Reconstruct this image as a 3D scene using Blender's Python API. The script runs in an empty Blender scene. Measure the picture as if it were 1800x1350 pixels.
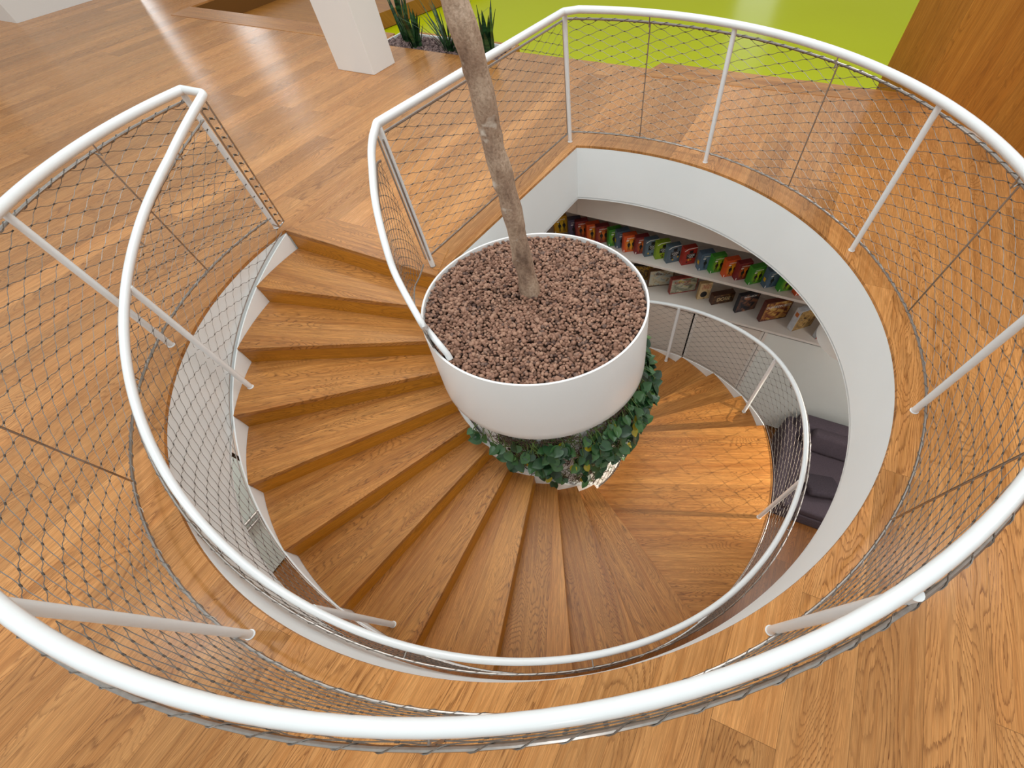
import bpy, bmesh, math, random
from mathutils import Vector, Matrix
from mathutils.geometry import tessellate_polygon
R_ = random.Random(7)
pi = math.pi
S = bpy.context.scene
COL = S.collection

# ------------------------------------------------------------------ measured layout
RISE = 0.16471; T0 = 2.66659; DT = 0.23472; T12 = 6.29845
A11 = T0 + 11 * DT
RH = 2.878            # radius of the floor opening
SLAB = -0.54          # underside of the slab
ZF = -24 * RISE       # lower floor
ROUT = 2.846; RIN = .965
RPOST = 2.99; RRAIL = 2.956; ZRAIL = 0.987
RFR = 3.012; ZT = 0.92; ZB = 0.075
PHI = math.radians(-26)
UX = (math.cos(PHI), math.sin(PHI)); VX = (-math.sin(PHI), math.cos(PHI))
def W(U, V, z=0.0): return Vector((U * UX[0] + V * VX[0], U * UX[1] + V * VX[1], z))
def P(R, a, z=0.0): return Vector((R * math.cos(a), R * math.sin(a), z))
def zn(a):
    if a < A11: return -RISE * (a - T0) / DT
    if a < T12: return -11 * RISE - RISE * min(1, (a - A11) / DT)
    return -12 * RISE - RISE * (a - T12) / DT

# ------------------------------------------------------------------ object helpers
def link(o, parent=None):
    COL.objects.link(o)
    if parent is not None: o.parent = parent
    return o
def tag(o, label=None, cat=None, group=None, kind=None):
    if label: o['label'] = label
    if cat: o['category'] = cat
    if group: o['group'] = group
    if kind: o['kind'] = kind
    return o
def empty(name, label, cat, group=None, loc=(0, 0, 0), rz=0.0):
    o = bpy.data.objects.new(name, None); o.location = loc; o.rotation_euler = (0, 0, rz)
    o.empty_display_size = .1
    return tag(link(o), label, cat, group)

class MB:
    """collects shapes, builds ONE mesh object"""
    def __init__(self): self.v = []; self.f = []; self.uv = []; self.m = []
    def add(self, vs, fs, uvs=None, mi=0):
        b = len(self.v); self.v += [tuple(p) for p in vs]
        for i, f in enumerate(fs):
            self.f.append([b + j for j in f]); self.m.append(mi)
            self.uv.append(uvs[i] if uvs else None)
        return self
    def box(self, c, sx, sy, sz, rot=None, mi=0):
        vs = []
        for x in (-1, 1):
            for y in (-1, 1):
                for z in (-1, 1):
                    p = Vector((x * sx / 2, y * sy / 2, z * sz / 2))
                    if rot is not None: p = rot @ p
                    vs.append(p + Vector(c))
        return self.add(vs, [(0, 1, 3, 2), (4, 6, 7, 5), (0, 4, 5, 1), (2, 3, 7, 6), (0, 2, 6, 4), (1, 5, 7, 3)], mi=mi)
    def boxuv(self, u0, u1, v0, v1, z0, z1, mi=0):
        vs = [W(u, v, z) for u in (u0, u1) for v in (v0, v1) for z in (z0, z1)]
        return self.add(vs, [(0, 1, 3, 2), (4, 6, 7, 5), (0, 4, 5, 1), (2, 3, 7, 6), (0, 2, 6, 4), (1, 5, 7, 3)], mi=mi)
    def tube(self, pts, r, n=10, closed=False, caps=True, up=None, mi=0):
        pts = [Vector(p) for p in pts]; N = len(pts); rings = []
        rr = r if isinstance(r, (list, tuple)) else [r] * N
        t0 = None; nrm = None
        for i in range(N):
            a = pts[(i - 1) % N] if (i > 0 or closed) else pts[i]
            b = pts[(i + 1) % N] if (i < N - 1 or closed) else pts[i]
            t = (b - a).normalized()
            if nrm is None:
                h = Vector((0, 0, 1)) if abs(t.z) < .9 else Vector((1, 0, 0))
                nrm = (h - t * h.dot(t)).normalized()
            else:
                nrm = (nrm - t * nrm.dot(t))
                if nrm.length < 1e-6: nrm = t.orthogonal()
                nrm.normalize()
            bi = t.cross(nrm)
            # mitre: keep the section round through sharp bends
            k = 1.0
            rings.append([pts[i] + (nrm * math.cos(2 * pi * j / n) + bi * math.sin(2 * pi * j / n)) * rr[i] * k for j in range(n)])
        vs = [p for ring in rings for p in ring]; fs = []
        M = N if closed else N - 1
        for i in range(M):
            for j in range(n):
                a = i * n + j; b = i * n + (j + 1) % n; c = ((i + 1) % N) * n + (j + 1) % n; d = ((i + 1) % N) * n + j
                fs.append((a, b, c, d))
        if caps and not closed:
            fs.append(tuple(range(n - 1, -1, -1))); fs.append(tuple((N - 1) * n + j for j in range(n)))
        return self.add(vs, fs, mi=mi)
    def lathe(self, prof, c=(0, 0, 0), n=96, mi=0):
        vs = []; fs = []; m = len(prof)
        for i in range(n):
            a = 2 * pi * i / n
            for (r, z) in prof: vs.append((c[0] + r * math.cos(a), c[1] + r * math.sin(a), c[2] + z))
        for i in range(n):
            for j in range(m - 1):
                fs.append((i * m + j, ((i + 1) % n) * m + j, ((i + 1) % n) * m + j + 1, i * m + j + 1))
        return self.add(vs, fs, mi=mi)
    def build(self, name, mats, parent=None, smooth=False, bevel=0, fix=True):
        me = bpy.data.meshes.new(name)
        me.from_pydata(self.v, [], self.f)
        if not isinstance(mats, (list, tuple)): mats = [mats]
        for m in mats: me.materials.append(m)
        if len(mats) > 1: me.polygons.foreach_set('material_index', self.m)
        if any(u is not None for u in self.uv):
            ul = me.uv_layers.new(name='UVMap')
            for p, u in zip(me.polygons, self.uv):
                if u:
                    for li, q in zip(p.loop_indices, u): ul.data[li].uv = q
        if fix:
            bm = bmesh.new(); bm.from_mesh(me); bmesh.ops.recalc_face_normals(bm, faces=bm.faces); bm.to_mesh(me); bm.free()
        if smooth:
            me.polygons.foreach_set('use_smooth', [True] * len(me.polygons))
            try: me.set_sharp_from_angle(angle=math.radians(40))
            except Exception: pass
        o = bpy.data.objects.new(name, me); link(o, parent)
        if bevel:
            b = o.modifiers.new('bevel', 'BEVEL'); b.width = bevel; b.segments = 2; b.limit_method = 'ANGLE'; b.angle_limit = math.radians(50)
        return o

def spline(pts, n):
    """Catmull-Rom through pts"""
    pts = [Vector(p) for p in pts]; q = [pts[0] * 2 - pts[1]] + pts + [pts[-1] * 2 - pts[-2]]; out = []
    for i in range(1, len(q) - 2):
        for k in range(n):
            t = k / n; a, b, c, d = q[i - 1:i + 3]
            out.append(.5 * ((2 * b) + (c - a) * t + (2 * a - 5 * b + 4 * c - d) * t * t + (3 * b - 3 * c + d - a) * t ** 3))
    out.append(pts[-1]); return out

# ------------------------------------------------------------------ materials
def new_mat(name):
    m = bpy.data.materials.new(name); m.use_nodes = True; nt = m.node_tree
    return m, nt, nt.nodes['Principled BSDF']
def rgb(h):
    h = h.lstrip('#'); c = [int(h[i:i + 2], 16) / 255 for i in (0, 2, 4)]
    return tuple(x / 12.92 if x <= .04045 else ((x + .055) / 1.055) ** 2.4 for x in c) + (1,)
def plain(name, col, rough=.5, metal=0, noise=.0, scale=8, bump=0, spec=.5, coat=0):
    m, nt, b = new_mat(name); N = nt.nodes; L = nt.links
    b.inputs['Roughness'].default_value = rough; b.inputs['Metallic'].default_value = metal
    b.inputs['Specular IOR Level'].default_value = spec; b.inputs['Coat Weight'].default_value = coat
    c = rgb(col) if isinstance(col, str) else col
    tc = N.new('ShaderNodeTexCoord'); no = N.new('ShaderNodeTexNoise'); no.inputs['Scale'].default_value = scale; no.inputs['Detail'].default_value = 4
    L.new(tc.outputs['Object'], no.inputs['Vector'])
    r = N.new('ShaderNodeValToRGB'); L.new(no.outputs['Fac'], r.inputs['Fac'])
    r.color_ramp.elements[0].position = .3; r.color_ramp.elements[1].position = .7
    r.color_ramp.elements[0].color = tuple(x * (1 - noise) for x in c[:3]) + (1,); r.color_ramp.elements[1].color = tuple(min(1, x * (1 + noise)) for x in c[:3]) + (1,)
    L.new(r.outputs['Color'], b.inputs['Base Color'])
    if bump:
        bp = N.new('ShaderNodeBump'); bp.inputs['Strength'].default_value = bump; bp.inputs['Distance'].default_value = .01
        L.new(no.outputs['Fac'], bp.inputs['Height']); L.new(bp.outputs['Normal'], b.inputs['Normal'])
    return m

def oak(name, light, mid, dark, mode='floor', plank_w=.31, plank_l=2.6, rough=.32, tint=.35, spec=.5, RINGS=46.0, PORE=.7):
    """oak boards; x along the grain, y across. floor: world position turned to the boards; uv: the mesh's own u (grain) and v"""
    m, nt, b = new_mat(name); N = nt.nodes; L = nt.links
    def math_(op, a, bb=None, c=None):
        n = N.new('ShaderNodeMath'); n.operation = op
        for i, x in enumerate((a, bb, c)):
            if x is None: continue
            if isinstance(x, (int, float)): n.inputs[i].default_value = x
            else: L.new(x, n.inputs[i])
        return n.outputs[0]
    if mode == 'floor':
        g = N.new('ShaderNodeNewGeometry'); mp = N.new('ShaderNodeMapping'); mp.vector_type = 'TEXTURE'
        mp.inputs['Rotation'].default_value = (0, 0, PHI + pi / 2)
        L.new(g.outputs['Position'], mp.inputs['Vector']); vec = mp.outputs['Vector']
    else:
        t = N.new('ShaderNodeUVMap'); t.uv_map = 'UVMap'; vec = t.outputs['UV']
    sep = N.new('ShaderNodeSeparateXYZ'); L.new(vec, sep.inputs[0])
    x, y = sep.outputs['X'], sep.outputs['Y']
    row = math_('FLOOR', math_('DIVIDE', y, plank_w))
    shift = math_('MULTIPLY', math_('FRACT', math_('MULTIPLY', math_('SINE', math_('MULTIPLY', row, 12.9898)), 43758.5)), plank_l)
    bvec = N.new('ShaderNodeCombineXYZ'); L.new(math_('ADD', x, shift), bvec.inputs[0]); L.new(y, bvec.inputs[1])
    br = N.new('ShaderNodeTexBrick'); br.offset = 0; br.offset_frequency = 2; br.squash = 1
    br.inputs['Color1'].default_value = (0, 0, 0, 1); br.inputs['Color2'].default_value = (1, 1, 1, 1); br.inputs['Mortar'].default_value = (.5, .5, .5, 1)
    br.inputs['Scale'].default_value = 1; br.inputs['Mortar Size'].default_value = .0013; br.inputs['Mortar Smooth'].default_value = .2
    br.inputs['Bias'].default_value = 0; br.inputs['Brick Width'].default_value = plank_l; br.inputs['Row Height'].default_value = plank_w
    L.new(bvec.outputs[0], br.inputs['Vector'])
    bv = N.new('ShaderNodeSeparateColor'); L.new(br.outputs['Color'], bv.inputs[0]); rnd = bv.outputs[0]
    if mode != 'floor':
        oi = N.new('ShaderNodeObjectInfo'); rnd2 = math_('FRACT', math_('ADD', math_('MULTIPLY', rnd, 1.7), oi.outputs['Random']))
    else: rnd2 = rnd
    off = math_('MULTIPLY', rnd2, 37.0)
    def coord(sx, sy, o=1.0):
        c = N.new('ShaderNodeCombineXYZ'); L.new(math_('ADD', math_('MULTIPLY', x, sx), math_('MULTIPLY', off, o)), c.inputs[0])
        L.new(math_('ADD', math_('MULTIPLY', y, sy), off), c.inputs[1]); L.new(math_('MULTIPLY', off, .7), c.inputs[2]); return c.outputs[0]
    def noise(v, sc, det=4, dist=0, rgh=.55):
        n = N.new('ShaderNodeTexNoise'); n.inputs['Scale'].default_value = sc; n.inputs['Detail'].default_value = det
        n.inputs['Distortion'].default_value = dist; n.inputs['Roughness'].default_value = rgh; L.new(v, n.inputs['Vector']); return n.outputs['Fac']
    fine = noise(coord(7, 200), 1.0, 4)                 # pores
    broad = noise(coord(.5, 5), 1.0, 3, .4)             # slow colour drift
    field = noise(coord(.55, 3.2), 1.0, 2.2, .25, .45)  # cathedral figure
    ring = math_('FRACT', math_('MULTIPLY', math_('ADD', field, math_('MULTIPLY', fine, .02)), RINGS))
    line = N.new('ShaderNodeMapRange'); line.interpolation_type = 'SMOOTHSTEP'
    L.new(ring, line.inputs['Value']); line.inputs['From Min'].default_value = .62; line.inputs['From Max'].default_value = .98
    mk = N.new('ShaderNodeMapRange'); mk.interpolation_type = 'SMOOTHSTEP'; L.new(noise(coord(.45, 4.5, 2.0), 1.0, 2), mk.inputs['Value'])
    mk.inputs['From Min'].default_value = .40; mk.inputs['From Max'].default_value = .60; mk.inputs['To Min'].default_value = .2
    lv = math_('MULTIPLY', math_('MULTIPLY', line.outputs[0], mk.outputs[0]), math_('MULTIPLY_ADD', fine, 2.2, -.5))
    streak = noise(coord(1.0, 34), 1.0, 4, .2)
    cr = N.new('ShaderNodeValToRGB'); L.new(math_('MULTIPLY_ADD', broad, .45, math_('MULTIPLY', streak, .55)), cr.inputs['Fac'])
    cr.color_ramp.elements[0].position = .36; cr.color_ramp.elements[0].color = mid if isinstance(mid, tuple) else rgb(mid)
    cr.color_ramp.elements[1].position = .64; cr.color_ramp.elements[1].color = rgb(light)
    mx = N.new('ShaderNodeMix'); mx.data_type = 'RGBA'; L.new(math_('MULTIPLY', lv, .95), mx.inputs['Factor']); L.new(cr.outputs['Color'], mx.inputs['A']); mx.inputs['B'].default_value = rgb(dark)
    fr = N.new('ShaderNodeMapRange'); L.new(fine, fr.inputs['Value']); fr.inputs['From Min'].default_value = .3; fr.inputs['From Max'].default_value = .7
    fr.inputs['To Min'].default_value = PORE; fr.inputs['To Max'].default_value = 1.14
    tn = math_('MULTIPLY', fr.outputs[0], math_('MULTIPLY_ADD', rnd2, tint, 1 - tint / 2))
    ga = math_('MULTIPLY', tn, math_('SUBTRACT', 1.0, math_('MULTIPLY', br.outputs['Fac'], .55)))
    m2 = N.new('ShaderNodeMix'); m2.data_type = 'RGBA'; m2.blend_type = 'MULTIPLY'; m2.inputs['Factor'].default_value = 1
    cc = N.new('ShaderNodeCombineColor'); 
    for i in range(3): L.new(ga, cc.inputs[i])
    L.new(mx.outputs['Result'], m2.inputs['A']); L.new(cc.outputs[0], m2.inputs['B']); L.new(m2.outputs['Result'], b.inputs['Base Color'])
    L.new(math_('MULTIPLY_ADD', fine, .12, rough - .05), b.inputs['Roughness']); b.inputs['Specular IOR Level'].default_value = spec
    bp = N.new('ShaderNodeBump'); bp.inputs['Strength'].default_value = .12; bp.inputs['Distance'].default_value = .004
    L.new(math_('SUBTRACT', fine, math_('MULTIPLY', lv, .5)), bp.inputs['Height']); L.new(bp.outputs['Normal'], b.inputs['Normal'])
    return m

M = {}
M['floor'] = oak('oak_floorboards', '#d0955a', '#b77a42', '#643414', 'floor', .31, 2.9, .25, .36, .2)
M['tread'] = oak('oak_treads', '#c98b48', '#a4662d', '#43200c', 'uv', .62, 60, .4, .2, .4, 60.0, .6)
M['riser'] = oak('oak_risers', '#cc8826', '#b8761a', '#875314', 'uv', 40, 60, .42, .2)
M['veneer'] = oak('oak_wall_veneer', '#bd7e30', '#a8681f', '#84501a', 'uv', 1.1, 40, .4, .15)
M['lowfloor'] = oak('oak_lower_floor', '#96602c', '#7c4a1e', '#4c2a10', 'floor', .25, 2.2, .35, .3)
M['white'] = plain('white_paint', '#f3f6f6', .45, noise=.012, scale=3)
M['plaster'] = plain('white_plaster', '#f4f7f7', .6, noise=.015, scale=1.5, bump=.03)
M['pot'] = plain('white_lacquer', '#f5f4f2', .3, noise=.012, scale=2, coat=.2)
M['rail'] = plain('white_powder_coat', '#eceff0', .28, noise=.01, scale=20, coat=.3)
M['steel'] = plain('brushed_steel', '#b3aca6', .3, 1.0, noise=.12, scale=40)
M['ferrule'] = plain('dark_ferrule', '#57504a', .45, .6, noise=.1, scale=60)
M['wire'] = plain('steel_wire', '#8a837c', .42, .7, noise=.15, scale=60)
M['green'] = None
M['sofa'] = plain('plum_grey_fabric', '#4c4148', .9, noise=.18, scale=60, bump=.25)
M['cushion'] = plain('dark_plum_velvet', '#3d343b', .95, noise=.22, scale=45, bump=.3)
M['beige'] = plain('beige_laminate', '#d2c6ba', .45, noise=.02, scale=2)
M['shelf'] = plain('warm_white_laminate', '#d9d1c8', .4, noise=.02, scale=3)
M['gap'] = plain('gap_shade', '#0d0c0c', .6)  # colour stands in for the shade between cabinet doors
M['pane'] = plain('back_painted_glass', '#d9dbd5', .12, noise=.03, scale=1, coat=.5)
M['frost'] = plain('frosted_glass_panel', '#cfdad4', .2, noise=.03, scale=2)

def glossy_floor():
    m, nt, b = new_mat('lime_resin_floor'); N = nt.nodes; L = nt.links
    tc = N.new('ShaderNodeTexCoord'); no = N.new('ShaderNodeTexNoise'); no.inputs['Scale'].default_value = .35; no.inputs['Detail'].default_value = 3
    L.new(tc.outputs['Object'], no.inputs['Vector'])
    r = N.new('ShaderNodeValToRGB'); r.color_ramp.elements[0].color = rgb('#b9bd02'); r.color_ramp.elements[1].color = rgb('#bfc808'); L.new(no.outputs['Fac'], r.inputs['Fac'])
    L.new(r.outputs['Color'], b.inputs['Base Color']); b.inputs['Roughness'].default_value = .22; b.inputs['Specular IOR Level'].default_value = .02
    return m
M['green'] = glossy_floor()

# ------------------------------------------------------------------ the setting
NSEG = 160
CW = Vector((-0.90, 0.462, 0))                  # inner corner of the opening at the landing edge
E1 = P(RH, 1.407 + 2 * pi)                      # where arc meets straight wall
arc = [P(RH, T0 + (1.407 + 2 * pi - T0) * i / NSEG) for i in range(NSEG + 1)]
hole = arc + [CW]
def flat(name, outer, holes, z, mat, zb=None, kind='structure', label=None):
    polys = [outer] + holes; mb = MB(); allv = [p for q in polys for p in q]
    tris = tessellate_polygon([[Vector((p[0], p[1], 0)) for p in q] for q in polys])
    mb.add([(p[0], p[1], z) for p in allv], [tuple(t) for t in tris])
    if zb is not None:
        n = len(allv); k = 0
        mb.add([(p[0], p[1], zb) for p in allv], [tuple(reversed(t)) for t in tris])
        for q in polys:
            m = len(q); b0 = k
            vs = [(p[0], p[1], z) for p in q] + [(p[0], p[1], zb) for p in q]
            mb.add(vs, [(i, (i + 1) % m, m + (i + 1) % m, m + i) for i in range(m)]); k += m
    o = mb.build(name, mat, fix=zb is not None)
    if zb is None:
        for p in o.data.polygons: pass
    return tag(o, label, None, None, kind)
outer = [W(*q) for q in [(16, -14), (16, 5.33), (-.67, 5.33), (-3.12, 5.3), (-3.12, 4.86), (-5.4, 4.86), (-5.4, 5.3), (-7.2, 5.3), (-10.5, 5.3), (-10.5, 22), (-26, 22), (-26, -14)]]
flat('floor', outer, [hole], 0, M['floor'], -.022)
flat('ceiling_lower', [W(u, v) for u, v in [(16, -14), (16, 5.25), (-26, 5.25), (-26, -14)]], [hole], SLAB, M['plaster'], SLAB + .01)
mb = MB()                                        # the white wall of the opening
NN = len(hole)
def closed_wall(mb, pts, z0, z1, th):
    n = len(pts); inn = []; 
    for i, p in enumerate(pts):
        a = pts[i - 1]; b = pts[(i + 1) % n]
        d1 = (p - a).normalized(); d2 = (b - p).normalized(); nn = Vector((d1.y + d2.y, -d1.x - d2.x, 0)); nn.normalize()
        inn.append(p + nn * th / max(.4, nn.dot(Vector((d1.y, -d1.x, 0)))))
    vs = [Vector((p.x, p.y, z)) for z in (z0, z1) for p in pts] + [Vector((p.x, p.y, z)) for z in (z0, z1) for p in inn]
    fs = []
    for i in range(n):
        j = (i + 1) % n
        fs += [(i, j, n + j, n + i), (2 * n + i, 3 * n + i, 3 * n + j, 2 * n + j), (n + i, n + j, 3 * n + j, 3 * n + i), (i, 2 * n + i, 2 * n + j, j)]
    mb.add(vs, fs)
closed_wall(mb, hole, SLAB - .012, -.023, .08)
tag(mb.build('wall_opening', M['plaster'], smooth=True), None, None, None, 'structure')
# lower storey
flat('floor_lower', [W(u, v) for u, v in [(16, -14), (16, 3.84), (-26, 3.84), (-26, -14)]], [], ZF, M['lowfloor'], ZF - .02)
mb = MB(); mb.boxuv(-26, 16, 3.84, 3.94, ZF - .02, SLAB); tag(mb.build('wall_lower_back', M['beige']), kind='structure')
# nosing boards along the edges of the floor
def board(name, quad, z0, z1, uv0=0):
    mb = MB(); q = [Vector((p[0], p[1], 0)) for p in quad]; d = (q[1] - q[0]).normalized(); e = Vector((-d.y, d.x, 0))
    top = [Vector((p.x, p.y, z1)) for p in q]; bot = [Vector((p.x, p.y, z0)) for p in q]
    U = lambda p: (p.dot(d) + uv0, p.dot(e) + p.z)
    mb.add(top + bot, [(0, 1, 2, 3), (7, 6, 5, 4)] + [(i, (i + 1) % 4, 4 + (i + 1) % 4, 4 + i) for i in range(4)],
           [[U(p) for p in top], [U(p) for p in reversed(bot)]] + [[U(top[i]), U(top[(i + 1) % 4]), U(bot[(i + 1) % 4]), U(bot[i])] for i in range(4)])
    return tag(mb.build(name, M['tread'], bevel=.004), None, None, None, 'structure')
board('trim_1', [P(2.87, T0 + .004), P(1.0, T0 + .012), W(-1.12, .40), W(-2.62, .40)], -.05, .004)
board('trim_2', [W(-.84, 5.02), W(3.25, 5.28), W(3.25, 5.62), W(-.68, 5.60)], -.05, .005, 5)
board('trim_3', [W(-10.4, 4.86), W(-5.45, 4.86), W(-5.45, 5.38), W(-10.5, 5.38)], -.05, .005, 9)
mb = MB()
mb.boxuv(-.70, 16, 5.3, 5.36, -1.2, -.03); mb.boxuv(-3.15, -.68, 5.24, 5.3, -1.2, -.03); mb.boxuv(-10.5, -5.4, 5.24, 5.34, -1.2, -.05); mb.boxuv(-10.56, -10.5, 5.3, 22, -1.2, -.022)
o = mb.build('trim_4', M['riser']); o['kind'] = 'structure'
# sunken lime floor, and the wooden floor beyond its left edge
flat('floor_lime', [W(u, v) for u, v in [(-14, 5.3), (14, 5.3), (14, 26), (-14, 26)]], [], -.5, M['green'], -.52)
mb = MB(); mb.boxuv(-14, -11.2, 5.4, 26, -.5, -.2); o = mb.build('floor_wood_step', M['floor']); o['kind'] = 'structure'
mb = MB(); q_ = [(-10.5, 5.39), (-7.86, 5.39), (-6.93, 11.0), (-10.5, 11.0)]
mb.add([W(u, v, z) for z in (-.49, -.28) for u, v in q_], [(0, 1, 2, 3), (4, 5, 6, 7), (0, 1, 5, 4), (1, 2, 6, 5), (2, 3, 7, 6), (3, 0, 4, 7)])
def uv_planar(o, d, e, s=1.0):
    me = o.data; ul = me.uv_layers.new(name='UVMap') if not me.uv_layers else me.uv_layers[0]
    for l in me.loops:
        p = me.vertices[l.vertex_index].co; ul.data[l.index].uv = (p.dot(d) * s, p.dot(e) * s)
o = mb.build('floor_wood_bleacher', M['veneer']); o['kind'] = 'structure'; uv_planar(o, W(1, 0), W(0, 1) + Vector((0, 0, 1)))
# veneered wall on the right
mb = MB(); wa, wb = W(2.36, 6.0), W(9.3, -2.3)
dw = (wb - wa).normalized(); nw = Vector((-dw.y, dw.x, 0)) ; nw = nw if nw.dot(wa) > 0 else -nw
vs = [wa, wb, wb + nw * .3, wa + nw * .3]
mb.add([p + Vector((0, 0, z)) for z in (-.52, 3.3) for p in vs], [(0, 1, 2, 3), (7, 6, 5, 4)] + [(i, (i + 1) % 4, 4 + (i + 1) % 4, 4 + i) for i in range(4)])
o = mb.build('wall_right', M['veneer']); o['kind'] = 'structure'; uv_planar(o, Vector((0, 0, 1)), dw + nw)
mb = MB(); mb.add([p + Vector((0, 0, z)) for z in (0.001, .012) for p in [wa - nw * .012 + dw * .95, wb - nw * .012, wb, wa + dw * .95]], [(0, 1, 2, 3), (7, 6, 5, 4)] + [(i, (i + 1) % 4, 4 + (i + 1) % 4, 4 + i) for i in range(4)])
o = mb.build('baseboard_right', M['beige']); o['kind'] = 'structure'
# white wall end, white column
mb = MB(); mb.boxuv(-17, -13.02, 3.5, 6.0, 0, 3.3); o = mb.build('wall_left', M['plaster']); o['kind'] = 'structure'
mb = MB(); mb.boxuv(-5.29, -4.60, 3.72, 4.24, 0, 3.3); o = mb.build('column', M['plaster'], bevel=.006); o['kind'] = 'structure'

# ------------------------------------------------------------------ spiral staircase
st = empty('spiral_staircase', 'oak spiral staircase winding down around the white planter column', 'staircase', loc=(0, 0, ZF))
def sector(r0, r1, a0, a1, z0, z1, n, skew=0):
    """annular block with uv along the radius (grain) / across"""
    mb = MB(); am = (a0 + a1) / 2 if a1 - a0 < .6 else -.06
    d = Vector((math.cos(am), math.sin(am), 0)); e = Vector((-d.y, d.x, 0)); off = Vector((0, 0, -ZF))
    U = lambda p: (p.dot(d), p.dot(e) + p.z * .9)
    ts = [a0 + (a1 - a0) * i / n for i in range(n + 1)]
    o1 = [P(r1, t, z1) for t in ts]; i1 = [P(r0, t, z1) for t in ts]; o0 = [P(r1, t, z0) for t in ts]; i0 = [P(r0, t, z0) for t in ts]
    vs = o1 + i1 + o0 + i0; k = n + 1; fs = []
    for i in range(n):
        fs += [(i, i + 1, k + i + 1, k + i), (2 * k + i + 1, 2 * k + i, 3 * k + i, 3 * k + i + 1), (i + 1, i, 2 * k + i, 2 * k + i + 1), (k + i, k + i + 1, 3 * k + i + 1, 3 * k + i)]
    fs += [(0, k, 3 * k, 2 * k), (n, 2 * k + n, 3 * k + n, k + n)]
    mb.add([p + off for p in vs], fs, [[U(vs[j]) for j in f] for f in fs]); return mb
def radial_panel(r0, r1, a, z0, z1, th):
    d = Vector((math.cos(a), math.sin(a), 0)); e = Vector((-d.y, d.x, 0)); off = Vector((0, 0, -ZF)); mb = MB()
    vs = [d * r + e * t + Vector((0, 0, z)) for r in (r0, r1) for t in (-th, 0) for z in (z0, z1)]
    fs = [(0, 1, 3, 2), (4, 6, 7, 5), (0, 4, 5, 1), (2, 3, 7, 6), (0, 2, 6, 4), (1, 5, 7, 3)]
    U = lambda p: (p.dot(d), p.z + p.dot(e))
    mb.add([p + off for p in vs], fs, [[U(vs[j]) for j in f] for f in fs]); return mb
def steps():
    a = T0; z = 0
    radial_panel(RIN - .045, ROUT, a, -RISE - .02, -.03, -.012).build('riser', M['riser'], st)
    for k in range(1, 24):
        if k == 12: a1 = T12
        elif k < 12: a1 = T0 + k * DT
        else: a1 = T12 + (k - 12) * DT
        a0 = a - .004; z = -k * RISE
        nm = 'landing' if k == 12 else 'tread'
        sector(RIN - .006, ROUT, a0, a1, z - .04, z, 24 if k == 12 else 8).build(nm, M['tread'], st, bevel=.003)
        radial_panel(RIN, ROUT, a1 - .002, -(k + 1) * RISE - .02 if k < 23 else ZF, z - .035, .018).build('riser', M['riser'], st)
        a = a1
steps()
def helix_plate(name, r0, r1, a0, a1, up, dn, n, mat):
    mb = MB(); vs = []; off = Vector((0, 0, -ZF))
    for i in range(n + 1):
        a = a0 + (a1 - a0) * i / n; z = zn(a)
        if A11 < a < T12:
            w = min(1, (a - A11) / .12, (T12 - a) / .05); u = up * (1 - w) - .05 * w
            z = max(-12 * RISE, -11 * RISE - RISE * (a - A11) / .10)
        else: u = up
        zb = max(ZF + .003, zn(a) - dn); zt = max(zb + .01, z + u)
        vs += [P(r0, a, zb) + off, P(r0, a, zt) + off, P(r1, a, zt) + off, P(r1, a, zb) + off]
    fs = []
    for i in range(n):
        for j in range(4): fs.append((4 * i + j, 4 * i + (j + 1) % 4, 4 * (i + 1) + (j + 1) % 4, 4 * (i + 1) + j))
    fs += [(3, 2, 1, 0), tuple(4 * n + j for j in range(4))]
    mb.add(vs, fs); return mb.build(name, mat, st, smooth=True)
AEND = T12 + 12 * DT
helix_plate('outer_stringer', 2.848, 2.860, T0 + .01, AEND - .1, -.012, .3, 220, M['white'])
helix_plate('inner_stringer', .928, .962, T0 + .01, AEND - .1, .012, .3, 220, M['white'])
mb = MB()                                       # sloping underside
vs = []; n = 160
for i in range(n + 1):
    a = T0 + .02 + (AEND - .25 - T0) * i / n; z = zn(a) - .27 - ZF
    z = max(z, .02); vs += [P(1.04, a, z), P(2.85, a, z), P(2.85, a, z - .015), P(1.04, a, z - .015)]
fs = []
for i in range(n):
    for j in range(4): fs.append((4 * i + j, 4 * i + (j + 1) % 4, 4 * (i + 1) + (j + 1) % 4, 4 * (i + 1) + j))
mb.add(vs, fs); mb.build('soffit', M['plaster'], st, smooth=True)

# ------------------------------------------------------------------ wire mesh maker
def wire_bay(fn, s0, s1, L, w=.245, nrow=25, r=.00175, sub=4):
    """fn(s, t) -> point; s = length along, t = 0 bottom .. 1 top; one bay of rope mesh with ferrules"""
    mb = MB(); hw = w / 2; i0 = int(math.floor(s0 / w)) - nrow - 2; i1 = int(math.ceil(s1 / w)) + nrow + 2
    for dr in (1, -1):
        for i in range(i0, i1):
            run = []
            for k in range(nrow * sub + 1):
                q = k / sub; s = i * w + dr * q * hw
                wob = math.sin(2 * pi * q) * .010
                s += dr * wob; t = q / nrow
                if s0 <= s <= s1: run.append(fn(s, t))
                else:
                    if len(run) > 1: mb.tube(run, r, 4, caps=False)
                    run = []
            if len(run) > 1: mb.tube(run, r, 4, caps=False)
    for k in range(1, nrow):
        for i in range(int(s0 / w) - 1, int(s1 / w) + 2):
            s = (i + (.5 if k % 2 else 0)) * w
            if s0 + .01 < s < s1 - .01:
                a = fn(s - .0075, k / nrow); b = fn(s + .0075, k / nrow); mb.tube([a, b], .0036, 6, mi=1)
    return mb

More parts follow.
